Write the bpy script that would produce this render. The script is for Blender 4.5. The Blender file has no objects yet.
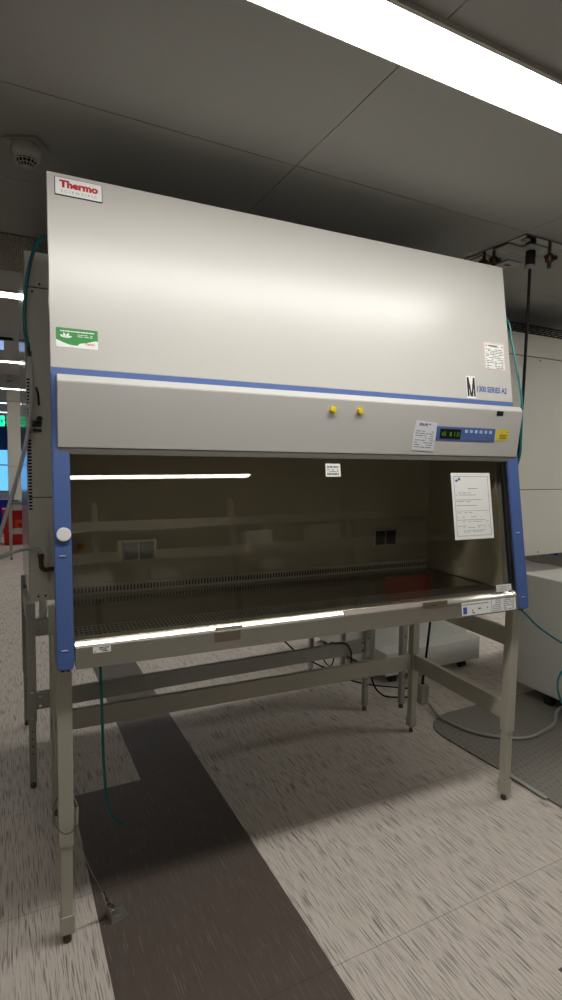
import bpy, bmesh, math, random
from mathutils import Vector, Matrix
random.seed(7)
SC = bpy.context.scene
COL = SC.collection
R = math.radians
TH = R(2.34)
I4 = Matrix.Identity(4)
ROOM = Matrix.Rotation(TH, 4, 'Z')          # the building's grid is turned 2.3 degrees against the front cabinet

# ------------------------------------------------------------------ materials
def mat(name, col, rough=.5, metal=0., bump=0., bscale=200., var=0., vscale=3., coat=0., spec=.5, emit=None, estr=0.):
    m = bpy.data.materials.new(name); m.use_nodes = True
    nt = m.node_tree; b = nt.nodes['Principled BSDF']
    b.inputs['Base Color'].default_value = (*col, 1)
    b.inputs['Roughness'].default_value = rough
    b.inputs['Metallic'].default_value = metal
    b.inputs['Coat Weight'].default_value = coat
    b.inputs['Specular IOR Level'].default_value = spec
    if emit:
        b.inputs['Emission Color'].default_value = (*emit, 1); b.inputs['Emission Strength'].default_value = estr
    tc = nt.nodes.new('ShaderNodeTexCoord')
    if var:
        n = nt.nodes.new('ShaderNodeTexNoise'); n.inputs['Scale'].default_value = vscale; n.inputs['Detail'].default_value = 4
        nt.links.new(tc.outputs['Object'], n.inputs['Vector'])
        mx = nt.nodes.new('ShaderNodeMix'); mx.data_type = 'RGBA'
        mx.inputs[6].default_value = (*[c*(1-var) for c in col], 1); mx.inputs[7].default_value = (*[min(1, c*(1+var)) for c in col], 1)
        nt.links.new(n.outputs['Fac'], mx.inputs[0]); nt.links.new(mx.outputs[2], b.inputs['Base Color'])
    if bump:
        n = nt.nodes.new('ShaderNodeTexNoise'); n.inputs['Scale'].default_value = bscale; n.inputs['Detail'].default_value = 2
        nt.links.new(tc.outputs['Object'], n.inputs['Vector'])
        bp = nt.nodes.new('ShaderNodeBump'); bp.inputs['Strength'].default_value = bump; bp.inputs['Distance'].default_value = .002
        nt.links.new(n.outputs['Fac'], bp.inputs['Height']); nt.links.new(bp.outputs[0], b.inputs['Normal'])
    return m

def srgb(r, g, b):
    f = lambda c: (c/255/12.92) if c/255 <= .04045 else ((c/255+.055)/1.055)**2.4
    return (f(r), f(g), f(b))

M = {}
M['cream'] = mat('cream_paint', srgb(186, 183, 176), .27, spec=.36, bump=.12, bscale=260, var=.02, coat=.0)
M['greyshade'] = mat('grey_shade_housing', srgb(178, 176, 170), .42, bump=.1, bscale=260, var=.02)  # greyer than the cream: the header's downward-tilt shade is mixed into this base
M['beige'] = mat('beige_powder_coat', srgb(206, 202, 190), .5, var=.04)
M['beigedark'] = mat('seam_dark', srgb(60, 56, 48), .8)
M['blue'] = mat('blue_plastic', srgb(72, 96, 150), .42, bump=.08, bscale=300)
M['clip'] = mat('pale_clip', srgb(176, 188, 214), .4)
M['stand'] = mat('stand_paint', srgb(176, 172, 156), .45, var=.03)
M['galv'] = mat('galvanised_grey', srgb(160, 160, 152), .38, .35, var=.08, vscale=12)
M['steel'] = mat('stainless', srgb(176, 172, 162), .16, 1., var=.06, vscale=8)
M['sillsteel'] = mat('sill_stainless', srgb(196, 192, 180), .2, .8, var=.04, vscale=6)
M['mattesteel'] = mat('matte_steel', srgb(188, 186, 176), .4, .15, var=.03)
M['mirror'] = mat('polished_stainless', srgb(140, 145, 150), .06, 1., var=.04, vscale=5)
M['steelrough'] = mat('stainless_brushed', srgb(176, 174, 166), .32, .9, var=.05, vscale=10)
M['interior'] = mat('stainless_interior', srgb(172, 166, 150), .45, .1, var=.05, vscale=4)
M['black'] = mat('black_plastic', srgb(18, 18, 20), .45)
M['darkhole'] = mat('dark_recess', (.004, .004, .004), .9)
M['white'] = mat('white_plastic', srgb(226, 226, 222), .4)
M['paper'] = mat('white_paper', srgb(222, 222, 216), .8)
M['printgrey'] = mat('grey_print', srgb(120, 122, 130), .8)
M['printdark'] = mat('dark_print', srgb(38, 38, 46), .8)
M['printblue'] = mat('blue_print', srgb(54, 82, 150), .7)
M['red'] = mat('red_print', srgb(186, 22, 40), .6)
M['paleprint'] = mat('pale_red_print', srgb(200, 120, 112), .7)
M['green'] = mat('green_label_print', srgb(10, 128, 40), .5)
M['yellow'] = mat('yellow_sticker', srgb(206, 186, 50), .6)
M['yellowcap'] = mat('yellow_cap', srgb(236, 200, 20), .4)
M['brass'] = mat('brass', srgb(104, 80, 56), .35, .9, var=.1, vscale=30)
M['bronze'] = mat('bronze_valve', srgb(78, 56, 38), .4, .8, var=.1, vscale=30)
M['teal'] = mat('teal_hose', srgb(0, 112, 116), .35)
M['cord'] = mat('black_cord', srgb(9, 9, 10), .6, spec=.2)
M['hose'] = mat('grey_conduit', srgb(150, 152, 150), .4, .2, bump=.5, bscale=40)
M['clearhose'] = mat('clear_tubing', srgb(186, 190, 192), .25, bump=.3, bscale=60)
M['wire'] = mat('steel_wire_rope', srgb(120, 112, 100), .4, .8)
M['rubber'] = mat('rubber_foot', srgb(96, 84, 66), .7)
M['tape'] = mat('brown_tape', srgb(88, 76, 62), .7)
M['stripdark'] = mat('dark_grey_strip', srgb(104, 102, 94), .5)
M['shelfpaint'] = mat('shelf_paint', srgb(128, 122, 110), .5)
M['dullstrip'] = mat('dull_sill_strip', srgb(120, 108, 98), .45)
M['foil'] = mat('crinkled_foil_label', srgb(214, 214, 218), .35, .15, bump=1., bscale=70)
M['whitebox'] = mat('white_enamel', srgb(198, 198, 190), .45, var=.02)
M['redbin'] = mat('red_plastic', srgb(196, 14, 30), .45)
M['bluebin'] = mat('blue_bin_plastic', srgb(8, 24, 140), .5)
M['orange'] = mat('orange_label', srgb(240, 76, 30), .6)
M['amber'] = mat('amber_bottle', srgb(190, 120, 20), .4)
M['wall'] = mat('painted_wall', srgb(206, 200, 186), .7, var=.02)
M['wood'] = mat('beige_laminate', srgb(168, 160, 146), .5, var=.05)
M['shade'] = mat('dark_blue_roller_shade', srgb(40, 84, 150), .8)
M['lcd'] = mat('display_window', srgb(18, 26, 12), .25)
M['lcdtext'] = mat('green_display_digits', srgb(74, 110, 30), .5, emit=srgb(90, 150, 30), estr=.04)
M['exit'] = mat('exit_sign_green', (.0, .55, .2), .5, emit=(.0, .9, .3), estr=1.6)
M['light'] = mat('lamp_diffuser', (.9, .9, .88), .5, emit=(1., .985, .955), estr=25.)
M['bluelit'] = mat('pale_blue_panel', (.2, .3, .5), .4, emit=(.35, .5, .85), estr=.7)
M['lightdim'] = mat('lamp_diffuser_softer', (.9, .9, .88), .5, emit=(1., .985, .955), estr=13.)
M['ceiling'] = mat('ceiling_tile', srgb(168, 168, 164), .95, bump=.15, bscale=150, var=.03, vscale=40)
M['ceilgap'] = mat('ceiling_gap', srgb(70, 68, 64), .9)
M['trimgrey'] = mat('lamp_trim', srgb(190, 186, 176), .5)

def perforated():
    m = mat('perforated_grille', srgb(96, 88, 80), .7)
    nt = m.node_tree; b = nt.nodes['Principled BSDF']
    tc = nt.nodes.new('ShaderNodeTexCoord'); v = nt.nodes.new('ShaderNodeTexVoronoi'); v.inputs['Scale'].default_value = 110; v.inputs['Randomness'].default_value = .35
    nt.links.new(tc.outputs['Object'], v.inputs['Vector'])
    r = nt.nodes.new('ShaderNodeValToRGB'); r.color_ramp.elements[0].position = .3; r.color_ramp.elements[0].color = (.01, .009, .008, 1)
    r.color_ramp.elements[1].position = .45; r.color_ramp.elements[1].color = (*srgb(150, 138, 122), 1)
    nt.links.new(v.outputs['Distance'], r.inputs['Fac']); nt.links.new(r.outputs[0], b.inputs['Base Color'])
    return m
M['perf'] = perforated()

def vinyl(name, base, streak, lo, hi, amount):
    """vinyl floor: base colour with fine elongated streaks along the room's y, thin seams on the 305 x 610 mm grid"""
    m = bpy.data.materials.new(name); m.use_nodes = True
    nt = m.node_tree; b = nt.nodes['Principled BSDF']; L = nt.links.new
    b.inputs['Roughness'].default_value = .5; b.inputs['Specular IOR Level'].default_value = .22
    tc = nt.nodes.new('ShaderNodeTexCoord')
    def noise(sx, sy, det, dist=0.):
        mp = nt.nodes.new('ShaderNodeMapping'); mp.inputs['Scale'].default_value = (sx, sy, 1)
        L(tc.outputs['Object'], mp.inputs['Vector'])
        n = nt.nodes.new('ShaderNodeTexNoise'); n.inputs['Scale'].default_value = 1; n.inputs['Detail'].default_value = det; n.inputs['Distortion'].default_value = dist
        L(mp.outputs[0], n.inputs['Vector']); return n
    n1 = noise(230, 10, 2, .3)
    rp = nt.nodes.new('ShaderNodeValToRGB'); rp.color_ramp.elements[0].position = lo; rp.color_ramp.elements[1].position = hi
    L(n1.outputs['Fac'], rp.inputs['Fac'])
    n2 = noise(9, 3, 3)                     # where the streaks gather
    r2 = nt.nodes.new('ShaderNodeMapRange'); r2.inputs['From Min'].default_value = .3; r2.inputs['From Max'].default_value = .68
    r2.inputs['To Min'].default_value = amount*.45; r2.inputs['To Max'].default_value = amount
    L(n2.outputs['Fac'], r2.inputs['Value'])
    mu = nt.nodes.new('ShaderNodeMath'); mu.operation = 'MULTIPLY'; L(rp.outputs[0], mu.inputs[0]); L(r2.outputs[0], mu.inputs[1])
    mx = nt.nodes.new('ShaderNodeMix'); mx.data_type = 'RGBA'; mx.inputs[6].default_value = (*base, 1); mx.inputs[7].default_value = (*streak, 1)
    L(mu.outputs[0], mx.inputs[0])
    n3 = noise(60, 9, 3); r3 = nt.nodes.new('ShaderNodeMapRange'); r3.inputs['To Min'].default_value = .86; r3.inputs['To Max'].default_value = 1.12
    L(n3.outputs['Fac'], r3.inputs['Value'])
    sc = nt.nodes.new('ShaderNodeVectorMath'); sc.operation = 'SCALE'; L(mx.outputs[2], sc.inputs[0]); L(r3.outputs[0], sc.inputs['Scale'])
    # seams
    sp = nt.nodes.new('ShaderNodeSeparateXYZ'); L(tc.outputs['Object'], sp.inputs[0])
    def seam(out, off, per, w):
        a = nt.nodes.new('ShaderNodeMath'); a.operation = 'ADD'; a.inputs[1].default_value = -off + per*100 + w/2; L(out, a.inputs[0])
        f = nt.nodes.new('ShaderNodeMath'); f.operation = 'MODULO'; f.inputs[1].default_value = per; L(a.outputs[0], f.inputs[0])
        l = nt.nodes.new('ShaderNodeMath'); l.operation = 'LESS_THAN'; l.inputs[1].default_value = w; L(f.outputs[0], l.inputs[0]); return l
    s1 = seam(sp.outputs['Y'], -.4065, .6096, .0022)
    s2 = seam(sp.outputs['X'], .1235, .9144, .0012)
    mm = nt.nodes.new('ShaderNodeMath'); mm.operation = 'MAXIMUM'; L(s1.outputs[0], mm.inputs[0]); L(s2.outputs[0], mm.inputs[1])
    ms = nt.nodes.new('ShaderNodeMath'); ms.operation = 'MULTIPLY'; ms.inputs[1].default_value = .55; L(mm.outputs[0], ms.inputs[0])
    m2 = nt.nodes.new('ShaderNodeMix'); m2.data_type = 'RGBA'; m2.inputs[7].default_value = (.03, .027, .024, 1)
    L(ms.outputs[0], m2.inputs[0]); L(sc.outputs[0], m2.inputs[6]); L(m2.outputs[2], b.inputs['Base Color'])
    return m
M['vinyl_light'] = vinyl('light_streaked_vinyl', srgb(196, 186, 175), srgb(70, 63, 60), .51, .64, .8)
M['vinyl_dark'] = vinyl('dark_streaked_vinyl', srgb(86, 76, 69), srgb(132, 122, 113), .58, .70, .5)

def mat_rubber():
    m = mat('grey_floor_mat', srgb(112, 108, 100), .75)
    nt = m.node_tree; b = nt.nodes['Principled BSDF']
    tc = nt.nodes.new('ShaderNodeTexCoord'); v = nt.nodes.new('ShaderNodeTexVoronoi'); v.inputs['Scale'].default_value = 26; v.inputs['Randomness'].default_value = 0.1
    mp = nt.nodes.new('ShaderNodeMapping'); mp.inputs['Rotation'].default_value = (0, 0, R(40)); mp.inputs['Scale'].default_value = (1.6, .8, 1)
    nt.links.new(tc.outputs['Object'], mp.inputs[0]); nt.links.new(mp.outputs[0], v.inputs['Vector'])
    r = nt.nodes.new('ShaderNodeValToRGB'); r.color_ramp.elements[0].position = .12; r.color_ramp.elements[0].color = (*srgb(84, 78, 72), 1)
    r.color_ramp.elements[1].position = .3; r.color_ramp.elements[1].color = (*srgb(122, 117, 109), 1)
    nt.links.new(v.outputs['Distance'], r.inputs['Fac']); nt.links.new(r.outputs[0], b.inputs['Base Color'])
    return m
M['mat'] = mat_rubber()

def glass_mat(name, tint, ior=1.6, rough=.0):
    m = bpy.data.materials.new(name); m.use_nodes = True
    nt = m.node_tree; nt.nodes.clear(); L = nt.links.new
    o = nt.nodes.new('ShaderNodeOutputMaterial'); mx = nt.nodes.new('ShaderNodeMixShader')
    t = nt.nodes.new('ShaderNodeBsdfTransparent'); t.inputs[0].default_value = (*tint, 1)
    g = nt.nodes.new('ShaderNodeBsdfGlossy'); g.inputs['Roughness'].default_value = rough; g.inputs['Color'].default_value = (1, 1, 1, 1)
    f = nt.nodes.new('ShaderNodeFresnel')
    gm = nt.nodes.new('ShaderNodeNewGeometry'); mr = nt.nodes.new('ShaderNodeMapRange')       # the same reflectance at both faces of the pane
    mr.inputs['To Min'].default_value = ior; mr.inputs['To Max'].default_value = 1/ior
    L(gm.outputs['Backfacing'], mr.inputs['Value']); L(mr.outputs[0], f.inputs['IOR'])
    L(f.outputs[0], mx.inputs[0]); L(t.outputs[0], mx.inputs[1]); L(g.outputs[0], mx.inputs[2]); L(mx.outputs[0], o.inputs['Surface'])
    return m
M['sash'] = glass_mat('tinted_sash_glass', (.92, .905, .86), 1.65)
M['window'] = glass_mat('window_glass', (.9, .95, 1.), 1.45)

# ------------------------------------------------------------------ object plumbing
MW = {}      # object name -> world matrix of its thing
SP = {}      # object name -> space matrix the coordinates are given in
def thing(name, label, cat, base, space=I4, group=None, rotz=0.):
    o = bpy.data.objects.new(name, None); COL.objects.link(o); o.empty_display_size = .05
    m = space @ Matrix.Translation(base) @ Matrix.Rotation(rotz, 4, 'Z')
    o.matrix_world = m; MW[o.name] = m; SP[o.name] = space
    o['label'] = label; o['category'] = cat
    if group: o['group'] = group
    return o
def obj(name, bm, m, parent=None, space=I4, label=None, smooth=False, kind=None):
    me = bpy.data.meshes.new(name)
    o = bpy.data.objects.new(name, me); COL.objects.link(o)
    if parent is not None:
        W = MW[parent.name]; S = SP[parent.name]
        bm.transform(W.inverted() @ S); o.parent = parent; MW[o.name] = W; SP[o.name] = S
    else:
        cs = [v.co for v in bm.verts]
        mn = [min(c[i] for c in cs) for i in range(3)]; mxx = [max(c[i] for c in cs) for i in range(3)]
        b = Vector(((mn[0]+mxx[0])/2, (mn[1]+mxx[1])/2, mn[2]))
        if kind == 'structure': b = Vector((0, 0, 0))
        W = space @ Matrix.Translation(b); bm.transform(Matrix.Translation(-b)); o.matrix_world = W; MW[o.name] = W; SP[o.name] = space
    bmesh.ops.recalc_face_normals(bm, faces=bm.faces)
    bm.to_mesh(me); bm.free()
    for mm in (m if isinstance(m, (list, tuple)) else [m]): me.materials.append(mm)
    if smooth:
        for p in me.polygons: p.use_smooth = True
        try: me.set_sharp_from_angle(angle=R(35))
        except Exception: pass
    if label: o['label'] = label
    if kind: o['kind'] = kind
    return o
def tag(o, label, cat, group=None):
    o['label'] = label; o['category'] = cat
    if group: o['group'] = group
    return o
def dup_tree(root, delta, label=None):
    """copy of a thing with its parts and sub-parts, moved by delta in world space"""
    r = root.copy(); COL.objects.link(r); r.location = root.location + Vector(delta)
    if label: r['label'] = label
    for ch in list(root.children):
        c = ch.copy(); COL.objects.link(c); c.parent = r
        for g in list(ch.children):
            d = g.copy(); COL.objects.link(d); d.parent = c
    return r

# ------------------------------------------------------------------ mesh helpers
def new(): return bmesh.new()
def hexa(bm, p, bev=0., seg=2, mi=0):
    """p: 8 points, bottom ring then top ring"""
    vs = [bm.verts.new(q) for q in p]
    fs = [bm.faces.new([vs[i] for i in f]) for f in ((0, 3, 2, 1), (4, 5, 6, 7), (0, 1, 5, 4), (1, 2, 6, 5), (2, 3, 7, 6), (3, 0, 4, 7))]
    for f in fs: f.material_index = mi
    if bev > 0:
        es = list({e for f in fs for e in f.edges})
        bmesh.ops.bevel(bm, geom=es, offset=bev, segments=seg, affect='EDGES', profile=.5, clamp_overlap=True)
    return bm
def box(bm, x0, x1, y0, y1, z0, z1, bev=0., mi=0):
    return hexa(bm, [(x0, y0, z0), (x1, y0, z0), (x1, y1, z0), (x0, y1, z0), (x0, y0, z1), (x1, y0, z1), (x1, y1, z1), (x0, y1, z1)], bev, mi=mi)
def prism(bm, prof, x0, x1, bev=0.):
    """profile of (y, z) points pushed along x"""
    a = [bm.verts.new((x0, y, z)) for y, z in prof]; b = [bm.verts.new((x1, y, z)) for y, z in prof]
    n = len(prof); fs = [bm.faces.new(a), bm.faces.new(b[::-1])]
    for i in range(n): fs.append(bm.faces.new((a[i], b[i], b[(i+1) % n], a[(i+1) % n])))
    if bev > 0:
        bmesh.ops.bevel(bm, geom=list({e for f in fs for e in f.edges}), offset=bev, segments=2, affect='EDGES', clamp_overlap=True)
    return bm
def poly(bm, pts, z0, z1, bev=0.):
    a = [bm.verts.new((x, y, z0)) for x, y in pts]; b = [bm.verts.new((x, y, z1)) for x, y in pts]; n = len(pts)
    fs = [bm.faces.new(a[::-1]), bm.faces.new(b)]
    for i in range(n): fs.append(bm.faces.new((a[i], a[(i+1) % n], b[(i+1) % n], b[i])))
    if bev > 0: bmesh.ops.bevel(bm, geom=list({e for f in fs for e in f.edges}), offset=bev, segments=2, affect='EDGES', clamp_overlap=True)
    return bm
def cyl(bm, c, d, r, h, n=24, r2=None, bev=0.):
    """cylinder from c along unit direction d"""
    d = Vector(d).normalized(); q = d.to_track_quat('Z', 'Y').to_matrix(); r2 = r if r2 is None else r2
    c = Vector(c); A = []; B = []
    for i in range(n):
        a = 2*math.pi*i/n; u = q @ Vector((math.cos(a), math.sin(a), 0))
        A.append(bm.verts.new(c+u*r)); B.append(bm.verts.new(c+u*r2+d*h))
    fa = bm.faces.new(A[::-1]); fb = bm.faces.new(B)
    for i in range(n): bm.faces.new((A[i], A[(i+1) % n], B[(i+1) % n], B[i]))
    if bev: bmesh.ops.bevel(bm, geom=list(fb.edges)+list(fa.edges), offset=bev, segments=2, affect='EDGES')
    return bm
def lathe(bm, c, prof, n=32, axis='Z', mi=0):
    """prof: (r, h) pairs"""
    rings = []
    for r, h in prof:
        ring = []
        for i in range(n):
            a = 2*math.pi*i/n
            ring.append(bm.verts.new((c[0]+r*math.cos(a), c[1]+r*math.sin(a), c[2]+h)))
        rings.append(ring)
    for k in range(len(rings)-1):
        for i in range(n):
            bm.faces.new((rings[k][i], rings[k][(i+1) % n], rings[k+1][(i+1) % n], rings[k+1][i]))
    bm.faces.new(rings[0][::-1]); bm.faces.new(rings[-1])
    return bm
def spline(pts, k=10):
    P = [Vector(p) for p in pts]; P = [P[0]*2-P[1]] + P + [P[-1]*2-P[-2]]; out = []
    for i in range(1, len(P)-2):
        for j in range(k):
            t = j/k; a, b, c, d = P[i-1], P[i], P[i+1], P[i+2]
            out.append(.5*((2*b)+(-a+c)*t+(2*a-5*b+4*c-d)*t*t+(-a+3*b-3*c+d)*t**3))
    out.append(P[-2]); return out
def tube(bm, pts, r, n=10, k=10, smooth=True):
    Q = spline(pts, k) if smooth else [Vector(p) for p in pts]
    up = Vector((0.13, .31, .94)).normalized(); rings = []
    for i, p in enumerate(Q):
        t = (Q[min(i+1, len(Q)-1)]-Q[max(i-1, 0)]).normalized()
        s = t.cross(up)
        if s.length < .05: s = t.cross(Vector((1, 0, 0)))
        s.normalize(); u = s.cross(t).normalized(); up = u
        rings.append([bm.verts.new(p+s*(r*math.cos(2*math.pi*j/n))+u*(r*math.sin(2*math.pi*j/n))) for j in range(n)])
    for a, b in zip(rings, rings[1:]):
        for j in range(n): bm.faces.new((a[j], a[(j+1) % n], b[(j+1) % n], b[j]))
    bm.faces.new(rings[0][::-1]); bm.faces.new(rings[-1])
    return bm
def frame(o, ux, uy):
    ux = Vector(ux).normalized(); uy = Vector(uy).normalized(); n = ux.cross(uy).normalized()
    m = Matrix.Identity(4)
    for i, v in enumerate((ux, uy, n)):
        for j in range(3): m[j][i] = v[j]
    m.translation = Vector(o); return m
def fbox(bm, F, u0, u1, v0, v1, d0, d1, bev=0.):
    b = new(); box(b, u0, u1, v0, v1, d0, d1, bev); b.transform(F)
    me = bpy.data.meshes.new('t'); b.to_mesh(me); b.free(); bm.from_mesh(me); bpy.data.meshes.remove(me); return bm
def fpoly(bm, F, pts, d0, d1):
    b = new(); poly(b, pts, d0, d1); b.transform(F)
    me = bpy.data.meshes.new('t'); b.to_mesh(me); b.free(); bm.from_mesh(me); bpy.data.meshes.remove(me); return bm
def rrect(u0, u1, v0, v1, r, n=5):
    out = []
    for cx, cy, a0 in ((u1-r, v1-r, 0), (u0+r, v1-r, 90), (u0+r, v0+r, 180), (u1-r, v0+r, 270)):
        for i in range(n+1):
            a = R(a0+90*i/n); out.append((cx+r*math.cos(a), cy+r*math.sin(a)))
    return out
def text(bm, F, s, u0, v0, w, h, d=.0012, bold=0., sp=1., shear=0.):
    cu = bpy.data.curves.new('t', 'FONT'); cu.body = s; cu.size = 1.; cu.offset = bold; cu.space_character = sp; cu.resolution_u = 3; cu.shear = shear
    ob = bpy.data.objects.new('t', cu); COL.objects.link(ob)
    dg = bpy.context.evaluated_depsgraph_get(); dg.update()
    me = bpy.data.meshes.new_from_object(ob.evaluated_get(dg))
    xs = [v.co.x for v in me.vertices]; ys = [v.co.y for v in me.vertices]
    sx = w/(max(xs)-min(xs)); sy = h/(max(ys)-min(ys)); x0 = min(xs); y0 = min(ys)
    for v in me.vertices: v.co = F @ Vector((u0+(v.co.x-x0)*sx, v0+(v.co.y-y0)*sy, d))
    bm.from_mesh(me); bpy.data.meshes.remove(me); bpy.data.objects.remove(ob); bpy.data.curves.remove(cu); return bm
def dashes(bm, F, rows, u0, u1, d, h=.002, seed=1, fill=.8, word=.012):
    rnd = random.Random(seed)
    for v in rows:
        u = u0
        while u < u1-.004:
            w = min(word*rnd.uniform(.4, 1.6), u1-u)
            if rnd.random() < fill: fbox(bm, F, u, u+w*.82, v, v+h, d, d+.0002)
            u += w
    return bm

# ------------------------------------------------------------------ camera
cam = bpy.data.cameras.new('camera'); co = bpy.data.objects.new('camera', cam); COL.objects.link(co)
cam.sensor_fit = 'VERTICAL'; cam.sensor_height = 36.; cam.lens = 552.44/1000*36.; cam.clip_start = .02; cam.clip_end = 200
a, b, c = R(24.6134), R(-4.4139), R(.9776)
fw = Vector((math.sin(a)*math.cos(b), math.cos(a)*math.cos(b), math.sin(b))); rt = Vector((math.cos(a), -math.sin(a), 0)); up = rt.cross(fw)
r2 = rt*math.cos(c)+up*math.sin(c); u2 = -rt*math.sin(c)+up*math.cos(c)
cm = Matrix.Identity(4)
for i, v in enumerate((r2, u2, -fw)):
    for j in range(3): cm[j][i] = v[j]
cm.translation = Vector((-.0659, -1.7157, 1.5333)); co.matrix_world = cm; SC.camera = co
SC.view_settings.view_transform = 'Standard'; SC.view_settings.look = 'None'; SC.view_settings.gamma = 1.; SC.view_settings.use_curve_mapping = False
SC.view_settings.exposure = .3
w = bpy.data.worlds.new('world'); SC.world = w; w.use_nodes = True
wn = w.node_tree; bg = wn.nodes['Background']
bg.inputs['Color'].default_value = (.16, .50, .95, 1); bg.inputs['Strength'].default_value = 1.25      # clear blue daylight outside the far windows

# ------------------------------------------------------------------ room shell (room coordinates)
X0, X1, Y0, Y1, ZC = -4.5, 8.6, -9.5, 19., 2.6
def floor():
    bm = new(); xs = [.1235+.3048*k for k in range(-16, 29)]; ys = [-.4065+.3048*k for k in range(-30, 65)]
    xs = [X0]+[x for x in xs if X0 < x < X1]+[X1]; ys = [Y0]+[y for y in ys if Y0 < y < Y1]+[Y1]
    V = {}
    def v(x, y):
        k = (round(x, 4), round(y, 4))
        if k not in V: V[k] = bm.verts.new((x, y, 0))
        return V[k]
    for i in range(len(xs)-1):
        for j in range(len(ys)-1):
            f = bm.faces.new((v(xs[i], ys[j]), v(xs[i+1], ys[j]), v(xs[i+1], ys[j+1]), v(xs[i], ys[j+1])))
            cx = (xs[i]+xs[i+1])/2; cy = (ys[j]+ys[j+1])/2
            dark = (.12 < cx < .735 and cy < .81) or (.425 < cx < .735 and cy >= .81 and cy < 4.2) or (cx > 1.34 and -1.33 < cy < -.71)
            f.material_index = 1 if dark else 0
    obj('floor', bm, [M['vinyl_light'], M['vinyl_dark']], space=ROOM, kind='structure')
    bm = new(); box(bm, X0, X1, Y0, Y1, -.12, -.004); obj('trim_1', bm, M['ceilgap'], space=ROOM, kind='structure')
floor()
def ceiling():
    bm = new(); xs = []; k = -6
    xs = [.853+1.2192*k for k in range(-6, 8)]; ys = [-.451+.6096*k for k in range(-16, 34)]
    xs = [X0]+[x for x in xs if X0+.05 < x < X1-.05]+[X1]; ys = [Y0]+[y for y in ys if Y0+.05 < y < Y1-.05]+[Y1]
    g = .0018
    for i in range(len(xs)-1):
        for j in range(len(ys)-1):
            box(bm, xs[i]+g, xs[i+1]-g, ys[j]+g, ys[j+1]-g, ZC, ZC+.02)
    box(bm, X0-.1, X1+.1, Y0-.1, Y1+.1, ZC+.021, ZC+.12, mi=1)
    obj('ceiling', bm, [M['ceiling'], M['ceilgap']], space=ROOM, kind='structure')
ceiling()
for nm, args in (('wall_left', (X0-.12, X0, Y0, Y1)), ('wall_right', (X1, X1+.12, Y0, Y1)), ('wall_rear', (X0-.12, X1+.12, Y0-.12, Y0))):
    bm = new(); box(bm, *args, 0, ZC); obj(nm, bm, M['wall'], space=ROOM, kind='structure')
# far wall with full-height windows
bm = new(); box(bm, X0, X1, Y1, Y1+.14, 0, .22); box(bm, X0, X1, Y1, Y1+.14, 2.5, ZC)
for k in range(9): x = X0+k*(X1-X0)/8; box(bm, x-.08, x+.08, Y1, Y1+.14, .22, 2.5)
obj('wall_far', bm, M['wall'], space=ROOM, kind='structure')
for k in range(8):
    x0 = X0+k*(X1-X0)/8+.08; x1 = X0+(k+1)*(X1-X0)/8-.08
    bm = new(); box(bm, x0, x1, Y1+.06, Y1+.068, .22, 2.5); wp = obj('window_%d' % (k+1), bm, M['window'], space=ROOM, kind='structure')
    bm = new()
    for xx in (x0, (x0+x1)/2-.02, x1-.04): box(bm, xx, xx+.04, Y1+.03, Y1+.09, .22, 2.5)
    for zz in (.22, 1.1, 2.46): box(bm, x0, x1, Y1+.03, Y1+.09, zz, zz+.04)
    obj('window_frame', bm, M['galv'], wp)
    bm = new(); box(bm, x0+.02, x1-.02, Y1-.02, Y1-.015, 1.62, 2.5); obj('roller_shade', bm, M['shade'], wp)

# ------------------------------------------------------------------ ceiling lights
def lamp(x0, x1, k, label):
    y1 = -.451+3.048*k-(.40 if k < 0 else 0); y0 = y1-.15
    t = thing('ceiling_light', label, 'ceiling light', ((x0+x1)/2, (y0+y1)/2, ZC-.012), ROOM, 'linear ceiling lights')
    bm = new()
    box(bm, x0, x1, y0-.012, y0, ZC-.014, ZC+.002); box(bm, x0, x1, y1, y1+.004, ZC-.012, ZC+.002)
    box(bm, x0-.01, x0, y0-.012, y1+.004, ZC-.012, ZC+.002); box(bm, x1, x1+.01, y0-.012, y1+.004, ZC-.012, ZC+.002)
    obj('trim_frame', bm, M['trimgrey'], t)
    bm = new(); box(bm, x0, x1, y0, y1, ZC-.008, ZC-.002); obj('diffuser', bm, M['light'] if k == 0 or x0 > 3 else M['lightdim'], t)
    return t
lamp(-.366, 2.073, 0, 'long bright linear ceiling light just in front of the blue and white cabinet')
row_words = {1: 'nearest', 2: 'second', 3: 'third', 4: 'fourth', 5: 'fifth'}
for k in (1, 2, 3, 4, 5):
    lamp(-.366, 2.073, k, 'linear ceiling light in the far aisle, %s one behind the perforated ceiling grille' % row_words[k])
for k in (-2, -1):
    lamp(-.366, 2.073, k, 'linear ceiling light behind the viewer, mirrored in the sash glass' if k == -1 else 'linear ceiling light far behind the viewer over the shelving')
for k in (0, 1, 4):  # the first is an unseen lamp added to brighten the right rear cabinet
    lamp(3.29, 5.73, k, 'linear ceiling light off to the right, %s' % {0: 'added out of view in front of the white box to brighten the right rear cabinet', 1: 'above the right rear cabinet', 4: 'towards the windows'}[k])

for k in (2,):  # unseen lamp added to brighten the left background
    lamp(-4.02, -1.585, k, 'linear ceiling light off to the left, %s' % {0: 'beside the front cabinet', 1: 'beside the rear cabinet', 2: 'added out of view over the middle aisle to brighten the left background'}[k])
# perforated return grille in ceiling
bm = new(); box(bm, -.364, .851, 1.38, 1.985, ZC-.006, ZC-.001)
o = obj('ceiling_grille', bm, M['perf'], space=ROOM); tag(o, 'brown perforated return air grille set in the ceiling behind the cabinet', 'air grille')

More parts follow.
